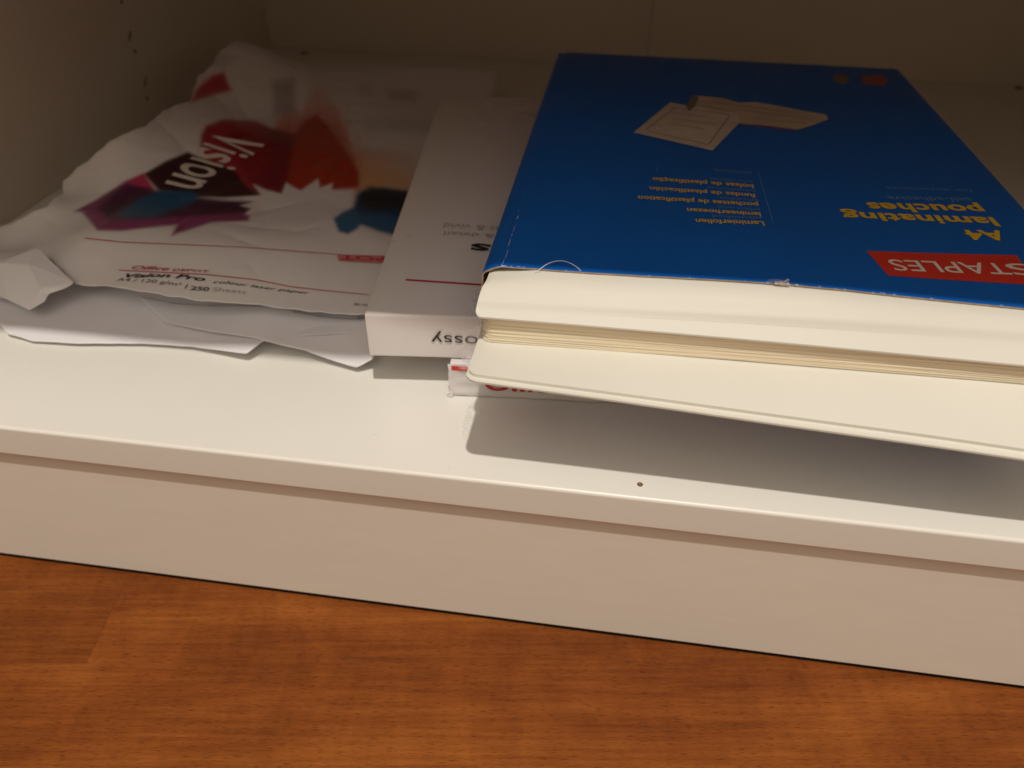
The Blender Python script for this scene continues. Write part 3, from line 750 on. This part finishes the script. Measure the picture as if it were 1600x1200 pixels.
    lay([(605, 140), (650, 142), (650, 158), (607, 156)], (.45, .40, .36), 5, .7)
    lay([(560, 130), (580, 130), (582, 150), (562, 150)], (.5, .48, .46), 4, .5)
    lay([(340, 84), (370, 90), (350, 108), (330, 104)], (.45, .45, .42), 4, .5)
    return col_
rw = thing('ream_wrapper', 'torn open crumpled paper wrapper with red flower print, by the left wall', 'wrapper')
field_mesh('printed_cover', wbr, wsurf, .00105, PRINT, rw, art)
# side walls of the wrapper going down from its left and rear edges
sk = [i for i, p_ in enumerate(wbr)]
wz = wsurf(wbr[:, 0], wbr[:, 1]); cen = wbr.mean(0)
d_ = np.array([np.linalg.norm(wbr - wb[k], axis=1).argmin() for k in range(len(wb))])
i0, i1 = d_[16], d_[46]
V = []; F = []; cnt = 0
for i in range(i0, i1, 3):
    p_ = wbr[i]; v = cen - p_; v = v / np.linalg.norm(v)
    a = p_ + v * .0008; b = p_ + v * .010
    V += [(a[0], a[1], wz[i] - .0006), (lerp(a[0], b[0], .6), lerp(a[1], b[1], .6), wz[i] * .5), (b[0], b[1], .001)]
    if cnt: k = cnt * 3; F += [[k - 3, k, k + 1, k - 2], [k - 2, k + 1, k + 2, k - 1]]
    cnt += 1
mesh_obj('side_wall', V, F, PAPER, rw, smooth=True)
# white sheets left inside
box('paper_stack', (-.262, .104, .0006), (-.118, .385, .0145), PAPER, rw, bev=.0003)
# loose inner sheets and torn flaps at the open front
def loose(name, pts, parent, m=PAPER, step=.0012, rough=.0006, crk=.0006, seed=3):
    c3 = np.array([P((a, b), z) for a, b, z in pts]); poly = resample(c3[:, :2], .002, rough, seed)
    ph_ = lambda q: np.sqrt(q * q + .006 ** 2)
    A_ = ph_(np.linalg.norm(c3[:, None, :2] - c3[None, :, :2], axis=2)) + np.eye(len(c3)) * .0005
    wt = np.linalg.solve(np.block([[A_, np.ones((len(c3), 1))], [np.ones((1, len(c3))), np.zeros((1, 1))]]), np.append(c3[:, 2], 0))
    def zf(x, y):
        z = np.full(len(x), wt[-1])
        for c_, w_ in zip(c3, wt[:-1]): z += w_ * ph_(np.hypot(x - c_[0], y - c_[1]))
        return np.maximum(z + crk * np.sin(x * 90 + y * 40 + seed) * np.sin(y * 120 + seed) * .6, .0006)
    return field_mesh(name, poly, zf, step, m, parent)
loose('torn_flap', [(-130, 440, .010), (-60, 470, .006), (0, 508, .0028), (12, 522, .0026), (50, 533, .0022), (120, 536, .0028), (220, 537, .0024), (300, 541, .0030), (385, 552, .0062), (402, 540, .0075), (420, 528, .0085), (560, 520, .0105), (560, 470, .0125), (400, 455, .014), (200, 435, .0125), (60, 425, .011), (-60, 400, .014), (-130, 400, .014)], rw, seed=3, rough=.0003, crk=.0004)
loose('torn_flap', [(215, 462, .0112), (257, 503, .0070), (330, 518, .0086), (400, 529, .0090), (440, 540, .0080), (476, 547, .0062), (557, 573, .0046), (584, 560, .0080), (590, 500, .0135), (420, 478, .015)], rw, seed=6, crk=.0002, rough=.0002)
fv = [P((a, b), z) for a, b, z in [(-60, 420, .017), (0, 415, .021), (58, 388, .030), (117, 443, .0225), (76, 459, .018), (46, 485, .0125), (12, 462, .013), (46, 414, .0275), (66, 452, .0205), (-60, 452, .012), (70, 471, .0155), (100, 451, .0205)]]
fo = mesh_obj('folded_flap', fv, [(0, 1, 6, 9), (1, 2, 7), (7, 2, 3, 8), (8, 3, 11, 4), (1, 7, 6), (7, 8, 5, 6), (8, 4, 10, 5)], PAPER, rw, smooth=False)
sb = fo.modifiers.new('soft', 'BEVEL'); sb.width = .0012; sb.segments = 3; sb.limit_method = 'ANGLE'; sb.angle_limit = math.radians(4)
so = fo.modifiers.new('thickness', 'SOLIDIFY'); so.thickness = .00025
wl = lambda x, y: float(wsurf(x, y)[0])
def w_text(s, a, b, capy, m, **k):
    A = wP(a); B = wP(b); c_ = abs(wP((a[0], a[1] + capy))[1] - A[1]); k.setdefault('lift', .00045)
    return place_text(s, A, B, c_, wl, m, rw, **k)
vcap = np.linalg.norm((wP((344, 214)) - wP((407, 207)))[:2])
place_text('Vision', wP((344, 206)), wP((259, 288)), vcap, wl, WHT, rw, bold=.012, lift=.0006)
w_text('Office', (205, 421), (263, 424), -5.6, CRIM, bold=.01, shear=.3)
w_text('DEPOT', (269, 424.6), (326, 427), -3.8, CRIM, bold=.012, shear=.1)
w_text('Vision Pro', (194, 434.5), (320, 440.5), -6, BLK, bold=.026, shear=.25)
w_text('colour laser paper', (333, 443.5), (483, 461), -5, BLK, shear=.3, bold=.004)
w_text('A4 / 120 g/m² |', (182, 440), (291, 450.5), -5, GRY, bold=.004)
w_text('250', (297, 454), (326, 456), -6.6, GRY, bold=.03)
w_text('Sheets', (332, 456), (384, 460.5), -6.6, LGRY)
w_text('80-100', (553, 478), (577, 480), -4.5, GRY)
def w_line(pts, wd, m, name='red_rule', lift=.0004):
    V = []; F = []
    pp = []
    for a, b in zip(pts[:-1], pts[1:]):
        for t in np.linspace(0, 1, 14)[:-1]: pp.append((lerp(a[0], b[0], t), lerp(a[1], b[1], t)))
    for i, q in enumerate(pp):
        w_ = wP(q); V += [(w_[0], w_[1] - wd / 2, wl(w_[0], w_[1] - wd / 2) + lift), (w_[0], w_[1] + wd / 2, wl(w_[0], w_[1] + wd / 2) + lift)]
        if i: F.append([2 * i - 2, 2 * i, 2 * i + 1, 2 * i - 1])
    mesh_obj(name, V, F, m, rw)
w_line([(186, 423), (325, 430), (400, 438), (455, 449), (510, 455), (582, 462)], .0006, CRIM)
w_line([(133, 373), (190, 379), (380, 387), (510, 397), (604, 404)], .0006, CRIM)
A = wP((527, 399)); B = wP((610, 401)); A2 = wP((530, 409)); B2 = wP((606, 413))
mesh_obj('name_banner', [(q[0], q[1], wl(q[0], q[1]) + .0006) for q in (A, B, B2, A2)], [(0, 1, 2, 3)], mat('faded_red_ink', (.62, .22, .22), .4), rw)
w_text('DEPOT', (645, 404), (531, 400), 6.5, CRIM, bold=.02, lift=.0009)
